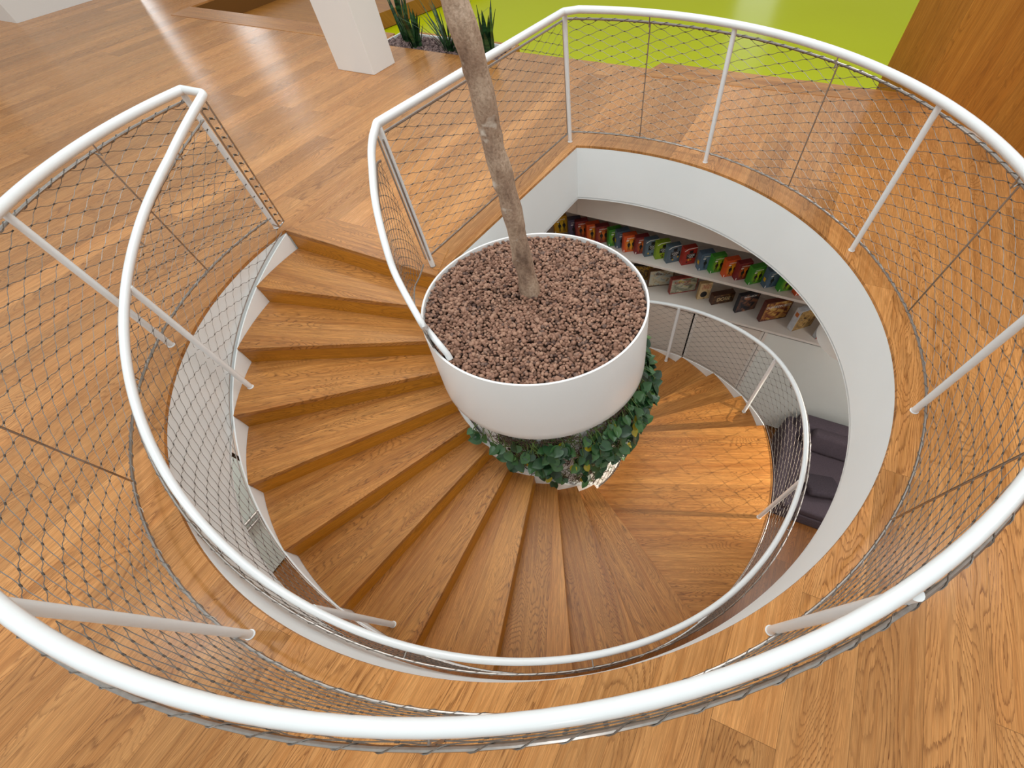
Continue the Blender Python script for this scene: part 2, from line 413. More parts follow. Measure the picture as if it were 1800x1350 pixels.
# ------------------------------------------------------------------ gallery railing
gr = empty('gallery_railing', 'white tubular guard railing with steel wire mesh ringing the floor opening', 'railing', loc=(0, 0, 0))
PA = [2.6680, 3.2420, 4.1880, 5.1660, 5.8330, 6.2832 + .1860, 6.2832 + .8755, 6.2832 + 1.4380]
PH = [1.03, 1.0]
P1 = P(RPOST - .02, PA[7]); P9 = Vector((-.949, .600, 0))
def rail_pt(a): return P(RRAIL, a, ZRAIL)
topA = 2.655
C1 = P(2.70, 2.66, ZRAIL); 
R1 = Vector((.374, 2.86, ZRAIL)); R9 = Vector((-.951, .592, ZRAIL - .002))
inner = [(1.10, 2.66, .955), (1.085, 2.74, .897), (1.055, 2.83, .836), (1.03, 2.94, .757), (1.005, 3.055, .673), (.97, 3.245, .55), (.952, 3.40, .433), (.935, 3.78, .31), (.912, 3.72, .205), (.897, 3.87, .115)]
ipts = [Vector(R9)] + [P(*q) for q in inner]
mainrail = [rail_pt(T0 + (PA[7] - .012 - T0) * i / 150) for i in range(151)]
def bend(a, b, c, r, n=5):
    """rounded corner at b"""
    d1 = (a - b).normalized(); d2 = (c - b).normalized(); p0 = b + d1 * r; p1 = b + d2 * r
    return [(p0 * (1 - t) ** 2 + b * 2 * t * (1 - t) + p1 * t * t) for t in [k / n for k in range(n + 1)]]
path = mainrail[:-1] + bend(mainrail[-2], R1, R9, .012) + bend(R1, R9, ipts[1], .012) + spline(ipts[1:], 6)[1:]
end = path[-1]; path += [end + Vector((.028, -.02, -.045)), end + Vector((.04, -.035, -.085))]
mb = MB(); mb.tube(path, .0247, 16); mb.build('handrail', M['rail'], gr, smooth=True)
for i, a in enumerate(PA):
    mb = MB(); b = P(RPOST, a) if i < 7 else P1
    t = rail_pt(a) if i < 7 else R1
    t = Vector((t.x * .35 + b.x * .65, t.y * .35 + b.y * .65, ZRAIL - .012))
    mb.tube([b, t], .0243, 14); mb.lathe([(0, .004), (.029, .004), (.029, 0), (0, 0)], b, 20)
    mb.build('post', M['rail'], gr, smooth=True)
mb = MB(); mb.tube([P9, Vector((P9.x * .6 + R9.x * .4, P9.y * .6 + R9.y * .4, ZRAIL - .02))], .0243, 14); mb.lathe([(0, .004), (.029, .004), (.029, 0), (0, 0)], P9, 20); mb.build('post', M['rail'], gr, smooth=True)

def fr_pt(s, t): return P(RFR, s / RFR, ZB + (ZT - ZB) * t)
for i in range(7):
    a0, a1 = PA[i], PA[i + 1]; fr = MB(); am = (a0 + a1) / 2
    if i == 0: a0 = T0 - .002
    fr.tube([P(RFR, a0 + (a1 - a0) * k / 24, ZT) for k in range(25)], .0085, 8)
    f = fr.build('top_rod', M['steel'], gr, smooth=True)
    fr = MB(); fr.tube([P(RFR, a0 + (a1 - a0) * k / 24, ZB) for k in range(25)], .0085, 8); fr.build('bottom_rod', M['steel'], gr, smooth=True)
    rod = MB(); rod.tube([P(RFR, am, ZB), P(RFR, am, ZT)], .0065, 8); rod.build('middle_rod', M['steel'], f, smooth=True)
    br = [[P(RRAIL + .012, am, ZRAIL - .02), P(RRAIL + .02, am, ZT - .02), P(RFR + .004, am + .004, ZT - .002)], [P(RPOST + .012, a1, ZB), P(RFR, a1, ZB)], [P(RPOST + .005, a1, ZT), P(RFR, a1, ZT)]]
    for q in br: b_ = MB(); b_.tube(q, .006, 6); b_.build('bracket', M['steel'], f, smooth=True)
    wire_bay(fr_pt, a0 * RFR, a1 * RFR, 0).build('wire_mesh', [M['wire'], M['ferrule']], f, fix=False)
    n = int((a1 - a0) * RFR / .1225)
    for zc in (ZT, ZB):
        lace = MB()
        pts = []
        for k in range(n * 8 + 1):
            q = k / 8; a = a0 + (a1 - a0) * q / n; th = 2 * pi * q
            pts.append(P(RFR + .0105 * math.cos(th), a, zc + .0105 * math.sin(th)))
        lace.tube(pts, .0022, 4, caps=False); lace.build('lacing_wire', M['wire'], f, fix=False)
# straight bay between the last arc post and the landing post
dS = (P9 - P1); LS = Vector((dS.x, dS.y, 0)).length; dS = Vector((dS.x, dS.y, 0)).normalized(); nS = Vector((dS.y, -dS.x, 0)); nS = nS if nS.dot(W(-1, 0)) > 0 else -nS
def st_pt(s, t): 
    p = P1 + dS * s + nS * .022; return Vector((p.x, p.y, ZB + (ZT - ZB) * t))
fr = MB()
for t in (0, 1): fr.tube([st_pt(0, t), st_pt(LS, t)], .0085, 8)
fr.tube([st_pt(.02, 0), st_pt(.02, 1)], .007, 8); fr.tube([st_pt(LS + .03, 0), st_pt(LS + .03, 1)], .007, 8)
f = fr.build('mesh_frame', M['steel'], gr, smooth=True)
wire_bay(st_pt, .02, LS, 0).build('wire_mesh', [M['wire'], M['ferrule']], f, fix=False)
# end frame beside the first post: a narrow return panel
B0, B1, A0, A1 = Vector((-2.536, 1.35, .06)), Vector((-2.489, 1.322, .93)), Vector((-2.549, 1.251, .06)), Vector((-2.486, 1.196, .93))
fr = MB(); fr.tube([A0 - Vector((.08, -.05, 0)), A0, B0, B1, A1, A0], .008, 8)
f = fr.build('end_frame', M['steel'], gr, smooth=True)
wm = MB()
for k in range(15):
    q = (k + .5) / 15; a = A0.lerp(A1, q); b = B0.lerp(B1, q); wm.tube([a, a.lerp(b, .35) + Vector((0, 0, .012)), a.lerp(b, .7) + Vector((0, 0, -.012)), b], .0036, 4)
    wm.tube([a.lerp(b, .3) + Vector((0, 0, .01)), a.lerp(b, .55)], .0065, 6, mi=1)
wm.build('wire_mesh', [M['wire'], M['ferrule']], f, fix=False)
# mesh between the inner handrail and the planter
ip = spline([P(1.09, 2.69, .9)] + [P(*q) for q in inner[1:]], 6)
def in_pt(s, t):
    k = min(len(ip) - 1.001, max(0, s / .245 * 4)); i = int(k); p = ip[i].lerp(ip[i + 1], k - i)
    f_ = k / (len(ip) - 1); zb = ZB + .02 + (.06 - ZB) * f_
    lowp = Vector((p.x, p.y, min(p.z - .04, zb if f_ > .02 else zb)))
    if f_ < .35: lowp = lowp.lerp(Vector((-.99 + f_ * .2, .50 - f_ * 1.0, ZB)), .6 * (1 - f_ / .35))
    top = p - Vector((0, 0, .07)); return lowp.lerp(top, t)
fr = MB(); LI = (len(ip) - 1) / 4 * .245
fr.tube([in_pt(LI * k / 40, 1) for k in range(41)], .007, 8); fr.tube([in_pt(LI * k / 40, 0) for k in range(38)], .006, 8)
fr.tube([Vector((P9.x + .004, P9.y - .03, ZB)), Vector((-.93, .535, ZT))], .008, 8)
f = fr.build('mesh_frame', M['steel'], gr, smooth=True)
wire_bay(in_pt, 0, LI, 0, nrow=18).build('wire_mesh', [M['wire'], M['ferrule']], f, fix=False)

# ------------------------------------------------------------------ stair railing (outer, spiral)
sr = empty('stair_railing', 'white spiral handrail with wire mesh following the outer edge of the oak stairs', 'railing', loc=(0, 0, ZF))
OFF = Vector((0, 0, -ZF)); RS = 2.772
def zrail(a):
    n = 7; s = 0                                    # smoothed nose line
    for k in range(-n, n + 1): s += zn(a + k * .035)
    return s / (2 * n + 1) + .925
def sp(a): 
    w = min(1, max(0, (a - T0) / .2)); r = 2.71 * (1 - w) + RS * w
    return P(r, a, min(ZRAIL, zrail(a)) if a > T0 + .2 else ZRAIL - (ZRAIL - zrail(T0 + .2)) * max(0, (a - T0)) / .2) + OFF
SA1 = T12 + 11.2 * DT
pts = [P(RRAIL, T0 - .001, ZRAIL) + OFF] + [P(2.72, T0 - .004, ZRAIL) + OFF] + [sp(T0 + .004 + (SA1 - T0) * i / 260) for i in range(2, 261)]
pts = pts[:1] + bend(pts[0], pts[1], pts[2], .02, 4) + pts[2:]
mb = MB(); mb.tube(pts, .0247, 14); mb.build('handrail', M['rail'], sr, smooth=True)
SP = [(3.254, 3), (4.215, 7), (5.800, 12), (6.2832 + .150, 13), (6.2832 + .800, 16), (6.2832 + 1.55, 19), (6.2832 + 2.3, 22)]
for a, k in SP:
    mb = MB(); b = P(2.752, a, -k * RISE) + OFF; t = P(RS - .004, a, zrail(a) - .012) + OFF
    mb.tube([b, t], .0243, 14); mb.lathe([(0, .004), (.029, .004), (.029, 0), (0, 0)], b, 20); mb.build('post', M['rail'], sr, smooth=True)
def zlow(a):
    if A11 < a < T12:
        return max(zn(a), -12 * RISE) + .012
    return zn(a) + .02
RM = 2.858
def sp_mesh(s, t):
    a = s / RM; zt = zrail(a) - .068; zb = zlow(a); r = RM * (1 - t) + (RS + .074) * t
    return P(r, a, zb + (zt - zb) * t) + OFF
bays = [T0 + .02, 3.254, 4.215, 5.05, 5.800, 6.433, 7.083, 7.83, SA1]
for i in range(len(bays) - 1):
    a0, a1 = bays[i], bays[i + 1]; fr = MB(); am = (a0 + a1) / 2
    fr.tube([sp_mesh(RM * (a0 + (a1 - a0) * k / 30), 1) for k in range(31)], .0075, 8); f = fr.build('top_rod', M['steel'], sr, smooth=True)
    fr = MB(); fr.tube([sp_mesh(RM * (a0 + (a1 - a0) * k / 30), 0) for k in range(31)], .0042, 8); fr.build('bottom_rod', M['steel'], sr, smooth=True)
    for q in (.25, .75):
        a = a0 + (a1 - a0) * q; p = P(RS, a, zrail(a) - .01) + OFF; m_ = sp_mesh(RM * a, 1); br = MB(); br.tube([p, p + Vector((0, 0, -.05)), m_], .0055, 6); br.build('bracket', M['steel'], f, smooth=True)
    wire_bay(sp_mesh, a0 * RM, a1 * RM, 0, nrow=18, w=.2).build('wire_mesh', [M['wire'], M['ferrule']], f, fix=False)
    lace = MB(); n = max(2, int((a1 - a0) * RM / .1225)); lp = []
    for k in range(n * 8 + 1):
        q = k / 8; a = a0 + (a1 - a0) * q / n; th = 2 * pi * q; p = sp_mesh(RM * a, 1); d = P(1, a)
        lp.append(p + d * .0095 * math.cos(th) + Vector((0, 0, .0095 * math.sin(th))))
    lace.tube(lp, .002, 4, caps=False); lace.build('lacing_wire', M['wire'], f, fix=False)

# ------------------------------------------------------------------ planter, column, tree, gravel
PC = Vector((.023, .003, 0))
mb = MB(); mb.lathe([(0, ZF), (.925, ZF), (.925, -.62), (0, -.62)], PC, 96)
o = mb.build('central_column', M['plaster'], smooth=True); tag(o, 'white round column carrying the big planter in the middle of the staircase', 'column')
pl = empty('round_planter', 'large white round planter drum filled with brown lava gravel around the tree trunk', 'planter', loc=PC + Vector((0, 0, -.61)))
mb = MB(); mb.lathe([(0, 0), (.94, 0), (.985, .01), (1.003, .04), (1.002, .1), (.9625, .655), (.9605, .66), (.944, .66), (.9425, .655), (.9425, .56), (.94, .56)], (0, 0, 0), 128)
mb.build('drum', M['pot'], pl, smooth=True)
mb = MB(); mb.lathe([(0, .62), (.941, .62), (.941, .56), (0, .56)], (0, 0, 0), 64); mb.build('soil', plain('brown_soil', '#4a342a', .9, noise=.2, scale=40), pl)
def gravel_mat(name, cols):
    m, nt, b = new_mat(name); N = nt.nodes; L = nt.links
    at = N.new('ShaderNodeAttribute'); at.attribute_name = 'tone'
    r = N.new('ShaderNodeValToRGB'); e = r.color_ramp.elements
    e[0].color = rgb(cols[0]); e[1].color = rgb(cols[-1])
    for i, c in enumerate(cols[1:-1]): q = e.new((i + 1) / (len(cols) - 1)); q.color = rgb(c)
    tc = N.new('ShaderNodeTexCoord'); no = N.new('ShaderNodeTexNoise'); no.inputs['Scale'].default_value = 90; L.new(tc.outputs['Object'], no.inputs['Vector'])
    ad = N.new('ShaderNodeMath'); ad.operation = 'MULTIPLY_ADD'; L.new(no.outputs['Fac'], ad.inputs[0]); ad.inputs[1].default_value = .5; 
    sb = N.new('ShaderNodeMath'); sb.operation = 'SUBTRACT'; L.new(at.outputs['Fac'], sb.inputs[0]); sb.inputs[1].default_value = .25; L.new(sb.outputs[0], ad.inputs[2])
    L.new(ad.outputs[0], r.inputs['Fac']); L.new(r.outputs['Color'], b.inputs['Base Color']); b.inputs['Roughness'].default_value = .75
    bp = N.new('ShaderNodeBump'); bp.inputs['Strength'].default_value = .4; bp.inputs['Distance'].default_value = .004; L.new(no.outputs['Fac'], bp.inputs['Height']); L.new(bp.outputs['Normal'], b.inputs['Normal'])
    return m
M['gravel'] = gravel_mat('lava_gravel', ['#4a322a', '#74523f', '#926b58', '#ad866f', '#604a42'])
M['bedgravel'] = gravel_mat('mauve_gravel', ['#4e3c3c', '#6e5856', '#846c68', '#988079'])
bm = bmesh.new(); bmesh.ops.create_icosphere(bm, subdivisions=1, radius=1); ICO_V = [v.co.copy() for v in bm.verts]; ICO_F = [tuple(v.index for v in f.verts) for f in bm.faces]; bm.free()
def gravel(name, spots, mat, label, parent=None, size=(.009, .02)):
    V = []; F = []; tone = []; rr = random.Random(3)
    for p in spots:
        s = rr.uniform(*size) * (1.35 if rr.random() < .06 else 1); sx, sy, sz = s * rr.uniform(.85, 1.45), s * rr.uniform(.75, 1.1), s * rr.uniform(.5, .8)
        q = Matrix.Rotation(rr.uniform(0, 6.28), 3, 'Z') @ Matrix.Rotation(rr.uniform(-.6, .6), 3, 'X'); b = len(V); t = min(1, max(0, rr.gauss(.5, .24)))
        for v in ICO_V:
            k = rr.uniform(.86, 1.1); V.append(tuple(q @ Vector((v.x * sx * k, v.y * sy * k, v.z * sz * k)) + p)); tone.append(t)
        for f in ICO_F: F.append(tuple(b + i for i in f))
    me = bpy.data.meshes.new(name); me.from_pydata(V, [], F); me.materials.append(mat)
    at = me.attributes.new('tone', 'FLOAT', 'POINT'); at.data.foreach_set('value', tone)
    me.polygons.foreach_set('use_smooth', [True] * len(F))
    o = bpy.data.objects.new(name, me); link(o, parent); return tag(o, label, 'gravel', None, 'stuff')
spots = []
g = .0285; n = int(.96 / g)
for i in range(-n - 1, n + 2):
    for j in range(-int(n * 1.16) - 3, int(n * 1.16) + 4):
        x = (i + (.5 if j % 2 else 0)) * g + R_.uniform(-.009, .009); y = j * g * .866 + R_.uniform(-.009, .009)
        rr_ = math.hypot(x, y)
        if rr_ < .93: spots.append(PC + Vector((x, y, .026 + .022 * (1 - rr_ ** 2) + R_.uniform(-.008, .008))))
gravel('lava_gravel', spots, M['gravel'], 'brown lava gravel covering the soil in the round white planter', size=(.0135, .0225))

def bark():
    m, nt, b = new_mat('grey_brown_bark'); N = nt.nodes; L = nt.links; tc = N.new('ShaderNodeTexCoord')
    def noise(sc, det, vecscale=(1, 1, 1), rough=.6):
        mp = N.new('ShaderNodeMapping'); mp.inputs['Scale'].default_value = vecscale; L.new(tc.outputs['Object'], mp.inputs['Vector'])
        n = N.new('ShaderNodeTexNoise'); n.inputs['Scale'].default_value = sc; n.inputs['Detail'].default_value = det; n.inputs['Roughness'].default_value = rough; L.new(mp.outputs['Vector'], n.inputs['Vector']); return n.outputs['Fac']
    a = noise(7, 6, (1, 1, .55)); f = noise(60, 5); w = noise(4.5, 3, (1, 1, 1.6)); 
    r = N.new('ShaderNodeValToRGB'); L.new(a, r.inputs['Fac']); e = r.color_ramp.elements
    e[0].position = .33; e[0].color = rgb('#7d6656'); e[1].position = .72; e[1].color = rgb('#cdb7a2'); q = e.new(.47); q.color = rgb('#a98f7a'); q = e.new(.58); q.color = rgb('#bba38d')
    sp_ = N.new('ShaderNodeValToRGB'); L.new(f, sp_.inputs['Fac']); sp_.color_ramp.elements[0].position = .36; sp_.color_ramp.elements[0].color = (.74, .71, .68, 1); sp_.color_ramp.elements[1].position = .56; sp_.color_ramp.elements[1].color = (1.05, 1.05, 1.05, 1)
    mu = N.new('ShaderNodeMix'); mu.data_type = 'RGBA'; mu.blend_type = 'MULTIPLY'; mu.inputs['Factor'].default_value = 1; L.new(r.outputs['Color'], mu.inputs['A']); L.new(sp_.outputs['Color'], mu.inputs['B'])
    th = N.new('ShaderNodeMapRange'); L.new(w, th.inputs['Value']); th.inputs['From Min'].default_value = .61; th.inputs['From Max'].default_value = .68
    mx = N.new('ShaderNodeMix'); mx.data_type = 'RGBA'; L.new(th.outputs[0], mx.inputs['Factor']); L.new(mu.outputs['Result'], mx.inputs['A']); mx.inputs['B'].default_value = rgb('#e2d8ca')
    L.new(mx.outputs['Result'], b.inputs['Base Color']); b.inputs['Roughness'].default_value = .85
    ad = N.new('ShaderNodeMath'); ad.operation = 'ADD'; L.new(a, ad.inputs[0]); L.new(f, ad.inputs[1])
    bp = N.new('ShaderNodeBump'); bp.inputs['Strength'].default_value = .5; bp.inputs['Distance'].default_value = .012; L.new(ad.outputs[0], bp.inputs['Height']); L.new(bp.outputs['Normal'], b.inputs['Normal'])
    return m
M['bark'] = bark()
tr = empty('indoor_tree', 'bare leaning grey-brown tree trunk rising from the gravel planter', 'tree', loc=(-.019, .1, .03))
tp = [(0, 0, -.12), (0, 0, .0), (-.022, 0, .33), (-.046, 0, .64), (-.068, 0, .84), (-.089, 0, .98), (-.094, 0, 1.13), (-.098, 0, 1.25), (-.118, 0, 1.40), (-.144, 0, 1.53), (-.19, .02, 1.8), (-.25, .05, 2.15), (-.32, .08, 2.5), (-.36, .1, 2.9)]
cl = spline(tp, 9); vs = []; fs = []; nr = 28; rr = random.Random(5)
ph = [rr.uniform(0, 6.28) for _ in range(9)]
for i, p in enumerate(cl):
    h = p.z; base = (.066 + .018 * max(0, 1 - max(0, h) / .9) ** 1.3) + .002 * math.sin(h * 9 + 1) + .004 * math.sin(h * 23) + (.006 * math.exp(-max(0, h) / .05) if h < .3 else 0) 
    if h > 1.7: base *= max(.55, 1 - (h - 1.7) * .3)
    for j in range(nr):
        t = 2 * pi * j / nr
        k = 1 + .05 * math.sin(2 * t + ph[0] + h * 3) + .035 * math.sin(3 * t + ph[1] - h * 5) + .02 * math.sin(5 * t + ph[2] + h * 11) + .02 * math.sin(h * 31 + 2 * t + ph[3])
        for (hk, tk, am) in ((.30, 3.4, .2), (.55, 5.9, .16), (.79, 3.6, .22), (.9, 4.6, .14), (1.03, .2, .16), (1.3, 3.1, .16)):
            dt_ = (t - tk + pi) % (2 * pi) - pi; k += am * math.exp(-((h - hk) / .03) ** 2 - (dt_ / .45) ** 2)
        vs.append((p.x + base * k * math.cos(t), p.y + base * k * math.sin(t), p.z))
for i in range(len(cl) - 1):
    for j in range(nr): fs.append((i * nr + j, i * nr + (j + 1) % nr, (i + 1) * nr + (j + 1) % nr, (i + 1) * nr + j))
fs.append(tuple((len(cl) - 1) * nr + j for j in range(nr)))
mb = MB(); mb.add(vs, fs); mb.build('trunk', M['bark'], tr, smooth=True)

# ------------------------------------------------------------------ climbing plant round the column
def leaf_mat(name, cols, gloss=.35):
    m, nt, b = new_mat(name); N = nt.nodes; L = nt.links
    at = N.new('ShaderNodeAttribute'); at.attribute_name = 'tone'; r = N.new('ShaderNodeValToRGB'); e = r.color_ramp.elements
    e[0].color = rgb(cols[0]); e[1].color = rgb(cols[-1])
    for i, c in enumerate(cols[1:-1]): q = e.new((i + 1) / (len(cols) - 1)); q.color = rgb(c)
    L.new(at.outputs['Fac'], r.inputs['Fac'])
    tc = N.new('ShaderNodeTexCoord'); no = N.new('ShaderNodeTexNoise'); no.inputs['Scale'].default_value = 40; no.inputs['Detail'].default_value = 3; L.new(tc.outputs['Object'], no.inputs['Vector'])
    mu = N.new('ShaderNodeMix'); mu.data_type = 'RGBA'; mu.blend_type = 'MULTIPLY'; mu.inputs['Factor'].default_value = .6; L.new(r.outputs['Color'], mu.inputs['A']); L.new(no.outputs['Color'], mu.inputs['B'])
    mm = N.new('ShaderNodeMix'); mm.data_type = 'RGBA'; mm.inputs['Factor'].default_value = .35; L.new(r.outputs['Color'], mm.inputs['B']); L.new(mu.outputs['Result'], mm.inputs['A'])
    L.new(mm.outputs['Result'], b.inputs['Base Color']); b.inputs['Roughness'].default_value = gloss
    return m
M['leaf'] = leaf_mat('pothos_leaf', ['#1c3a20', '#2c5030', '#3c6638', '#4a7440', '#5d8140'])
M['yleaf'] = leaf_mat('yellow_leaf', ['#b6a51e', '#c9b828'])
M['vine'] = plain('vine_stem', '#5b7238', .6, noise=.2, scale=20)
M['deadstem'] = plain('dry_stem', '#5a4638', .8, noise=.3, scale=20)
# heart leaf template: u across, v along, small fold
HL = [(0, .02), (.14, -.09), (.32, -.08), (.46, .06), (.5, .26), (.46, .46), (.36, .64), (.22, .80), (.09, .92), (0, 1.0), (-.09, .92), (-.22, .80), (-.36, .64), (-.46, .46), (-.5, .26), (-.46, .06), (-.32, -.08), (-.14, -.09)]
def add_leaf(V, F, T, p, d, nrm, size, tone, rr):
    side = d.cross(nrm).normalized(); nrm = side.cross(d).normalized(); b = len(V)
    V.append(tuple(p + d * size * .4 - nrm * size * .05)); T.append(tone)
    for (x, y) in HL:
        q = p + side * x * size * .95 + d * y * size + nrm * (abs(x) * .22 - .25 * max(0, y - .5) ** 2) * size; V.append(tuple(q)); T.append(min(1, max(0, tone + rr.uniform(-.05, .05))))
    k = len(HL)
    for i in range(k): F.append((b, b + 1 + i, b + 1 + (i + 1) % k))
def leaf_object(name, V, F, T, mat, parent):
    me = bpy.data.meshes.new(name); me.from_pydata(V, [], F); me.materials.append(mat); at = me.attributes.new('tone', 'FLOAT', 'POINT'); at.data.foreach_set('value', T)
    me.polygons.foreach_set('use_smooth', [True] * len(F)); o = bpy.data.objects.new(name, me); return link(o, parent)
cp = empty('climbing_plant', 'green trailing pothos vines wrapped round the column below the round planter', 'plant', loc=PC + Vector((0, 0, -2)))
rr = random.Random(21); stems = MB(); dead = MB(); V, F, T = [], [], []; YV, YF, YT = [], [], []
def vine(a, z0, ln, spread, bul, leaves, size):
    pts = []; x = a; rad = .955
    k = int(ln / .05)
    for i in range(k + 1):
        q = i / max(1, k); z = z0 - ln * q; x += rr.gauss(0, .012) + spread / max(1, k)
        rad = .955 + bul * math.sin(pi * min(1, q * 1.1)) + rr.uniform(-.012, .012)
        pts.append(P(max(.94, rad), x, max(z, zn_min(x) + .06) + 2))
    if len(pts) > 2:
        stems.tube(pts, .0042, 5)
        for i in range(leaves):
            j = rr.randrange(1, len(pts)); p = pts[j]; aa = math.atan2(p.y, p.x); out = P(1, aa); tang = P(1, aa + pi / 2)
            d = (out * rr.uniform(.15, .7) + tang * rr.uniform(-.8, .8) + Vector((0, 0, rr.uniform(-1, .15)))).normalized()
            nrm = (out * rr.uniform(.4, 1.0) + Vector((0, 0, rr.uniform(.5, 1.1))) + tang * rr.uniform(-.4, .4)).normalized()
            pp = p + d * .03; stems.tube([p, pp], .0025, 4)
            s = size * rr.uniform(.75, 1.3); t = min(1, max(0, rr.gauss(.38, .25)))
            if rr.random() < .03: add_leaf(YV, YF, YT, pp, d, nrm, s, rr.random(), rr)
            else: add_leaf(V, F, T, pp, d, nrm, s, t, rr)
def zn_min(a):
    a = a % (2 * pi)
    while a < T0: a += 2 * pi
    return max(zn(a), ZF)
for i in range(64):                                   # front and right side as seen from the gallery
    a = rr.uniform(3.88, 6.6); zf = zn_min(a); ln = min(rr.uniform(.15, .95), -.66 - zf - .06)
    w = max(0, min(1, (a - 4.6) / 1.2))
    if ln > .1: vine(a, -.64 + rr.uniform(-.03, .0), ln, rr.uniform(-.12, .16), .05 + .12 * w * rr.random(), int(2 + 4 * w + ln * 3), .092)
for i in range(26): 
    a = rr.uniform(5.6, 6.9); vine(a, -.64, rr.uniform(.4, 1.15), rr.uniform(-.1, .1), rr.uniform(.06, .2), 8, .1)
for i in range(20): a = rr.uniform(.5, 1.9); vine(a, -.64, rr.uniform(.2, .8), .1, .05, 5, .085)
for i in range(420):
    a = rr.uniform(4.2, 6.5); zb_ = max(zn_min(a) + .08, -1.95); z = -.66 + (zb_ + .66) * rr.random() ** 1.5; pts = []
    for k in range(7): pts.append(P(.937 + rr.uniform(0, .05), a + k * .02 * rr.uniform(-1, 1) + k * .012, z + k * .02 * rr.uniform(-1.2, 1.0) + 2))
    (dead if i % 3 else stems).tube(pts, .0035, 4)
stems.build('vine', M['vine'], cp, fix=False); dead.build('dry_vine', M['deadstem'], cp, fix=False)
leaf_object('leaves', V, F, T, M['leaf'], cp); o = leaf_object('yellow_leaves', YV, YF, YT, M['yleaf'], cp); o['label'] = 'yellowed heart-shaped leaves'
net = MB()                                            # white cord net the vines climb
for i in range(60):
    for dr in (1, -1): net.tube([P(.948, i * 2 * pi / 60 + dr * k * .052, -.65 - k * .09) + PC for k in range(22)], .0026, 4, caps=False)
tag(net.build('climbing_net', M['wire'], fix=False), 'thin wire climbing net stretched round the column under the planter', 'net')

# ------------------------------------------------------------------ planting trough with snake plants
pt = empty('planting_trough', 'long wooden planting trough set in the floor edge behind the white column', 'planter', loc=W(-4.26, 5.16, -.3))
pt.rotation_euler = (0, 0, PHI)
mb = MB(); mb.box((0, -.287, .04), 2.28, .008, .5); mb.box((0, .31, .05), 2.28, .03, .52); mb.box((1.136, .015, .04), .008, .57, .5); mb.box((-1.13, .015, .05), .02, .57, .5); mb.box((0, .015, -.19), 2.26, .57, .02)
o = mb.build('liner', M['white'], pt)
mb = MB(); mb.box((0, .355, .05), 2.34, .06, .53); mb.box((1.165, .04, .05), .05, .60, .53); 
o = mb.build('timber_side', M['riser'], pt, bevel=.003); uv_planar(o, Vector((1, 1, 0)), Vector((0, .3, 1)))
sp2 = []
for i in range(1700): sp2.append(W(-4.26 + R_.uniform(-1.11, 1.11), 5.16 + R_.uniform(-.26, .29), -.03 + R_.uniform(-.012, .02)))
gravel('bed_gravel', sp2, M['bedgravel'], 'mauve gravel in the planting trough around the snake plants', size=(.017, .028))
mb = MB(); mb.boxuv(-5.38, -3.14, 4.9, 5.45, -.1, -.05)
tag(mb.build('bed_soil', plain('dark_soil', '#4a3a38', .9, noise=.2, scale=30)), 'dark soil under the mauve gravel in the planting trough', 'soil', kind='stuff')
def blade_mat():
    m, nt, b = new_mat('snake_plant_leaf'); N = nt.nodes; L = nt.links
    tc = N.new('ShaderNodeTexCoord'); mp = N.new('ShaderNodeMapping'); mp.inputs['Scale'].default_value = (3, 3, 34); L.new(tc.outputs['Object'], mp.inputs['Vector'])
    no = N.new('ShaderNodeTexNoise'); no.inputs['Scale'].default_value = 1; no.inputs['Detail'].default_value = 3; L.new(mp.outputs['Vector'], no.inputs['Vector'])
    r = N.new('ShaderNodeValToRGB'); L.new(no.outputs['Fac'], r.inputs['Fac']); r.color_ramp.elements[0].position = .4; r.color_ramp.elements[0].color = rgb('#16301c'); r.color_ramp.elements[1].position = .66; r.color_ramp.elements[1].color = rgb('#3d6a3a')
    L.new(r.outputs['Color'], b.inputs['Base Color']); b.inputs['Roughness'].default_value = .38; return m
M['blade'] = blade_mat()
def blade(mb, base, d, h, w, bend_, rr):
    side = d.cross(Vector((0, 0, 1))).normalized() if d.length > .01 else Vector((1, 0, 0)); n = 9; vs = []
    tw = rr.uniform(-.5, .5)
    for i in range(n + 1):
        q = i / n; p = base + Vector((0, 0, h * q)) + d * (q * .6 + q * q * bend_) * h
        ww = w * (.7 + .6 * q - 1.3 * q ** 3) * .5 + .0015; s = (Matrix.Rotation(tw * q, 3, 'Z') @ side); nn = s.cross(Vector((0, 0, 1)))
        vs += [p - s * ww, p + nn * ww * .35 + nn * .003, p + s * ww, p + nn * ww * .35 - nn * .003]
    fs = []
    for i in range(n):
        for j in range(4): fs.append((4 * i + j, 4 * i + (j + 1) % 4, 4 * (i + 1) + (j + 1) % 4, 4 * (i + 1) + j))
    mb.add(vs, fs)
def snake(pos, label, n, h, w, spread, seed, name='snake_plant'):
    rr = random.Random(seed); root = empty(name, label, 'plant', 'snake plants in the trough', loc=pos)
    for i in range(n):
        mb = MB(); a = rr.uniform(0, 6.28); r = rr.uniform(0, .09)
        blade(mb, P(r, a, -.02), P(1, a + rr.uniform(-.5, .5)) * rr.uniform(.05, spread), h * rr.uniform(.55, 1.1), w * rr.uniform(.8, 1.2), rr.uniform(0, .35) * spread * 2, rr)
        mb.build('leaf', M['blade'], root, smooth=True)
snake(W(-5.08, 5.2), 'tall snake plant half hidden by the white column', 14, .58, .06, .55, 1)
snake(W(-4.74, 5.0), 'bushy snake plant nearest the white column in the trough', 26, .40, .065, .7, 2)
snake(W(-4.12, 5.06), 'snake plant with thin splayed spiky leaves left of the trunk', 38, .46, .024, 1.3, 3)
snake(W(-3.88, 4.97), 'snake plant half hidden behind the tree trunk', 10, .34, .06, .4, 4)
snake(W(-3.36, 5.03), 'broad-leaved snake plant at the right end of the trough', 18, .48, .085, .5, 5)

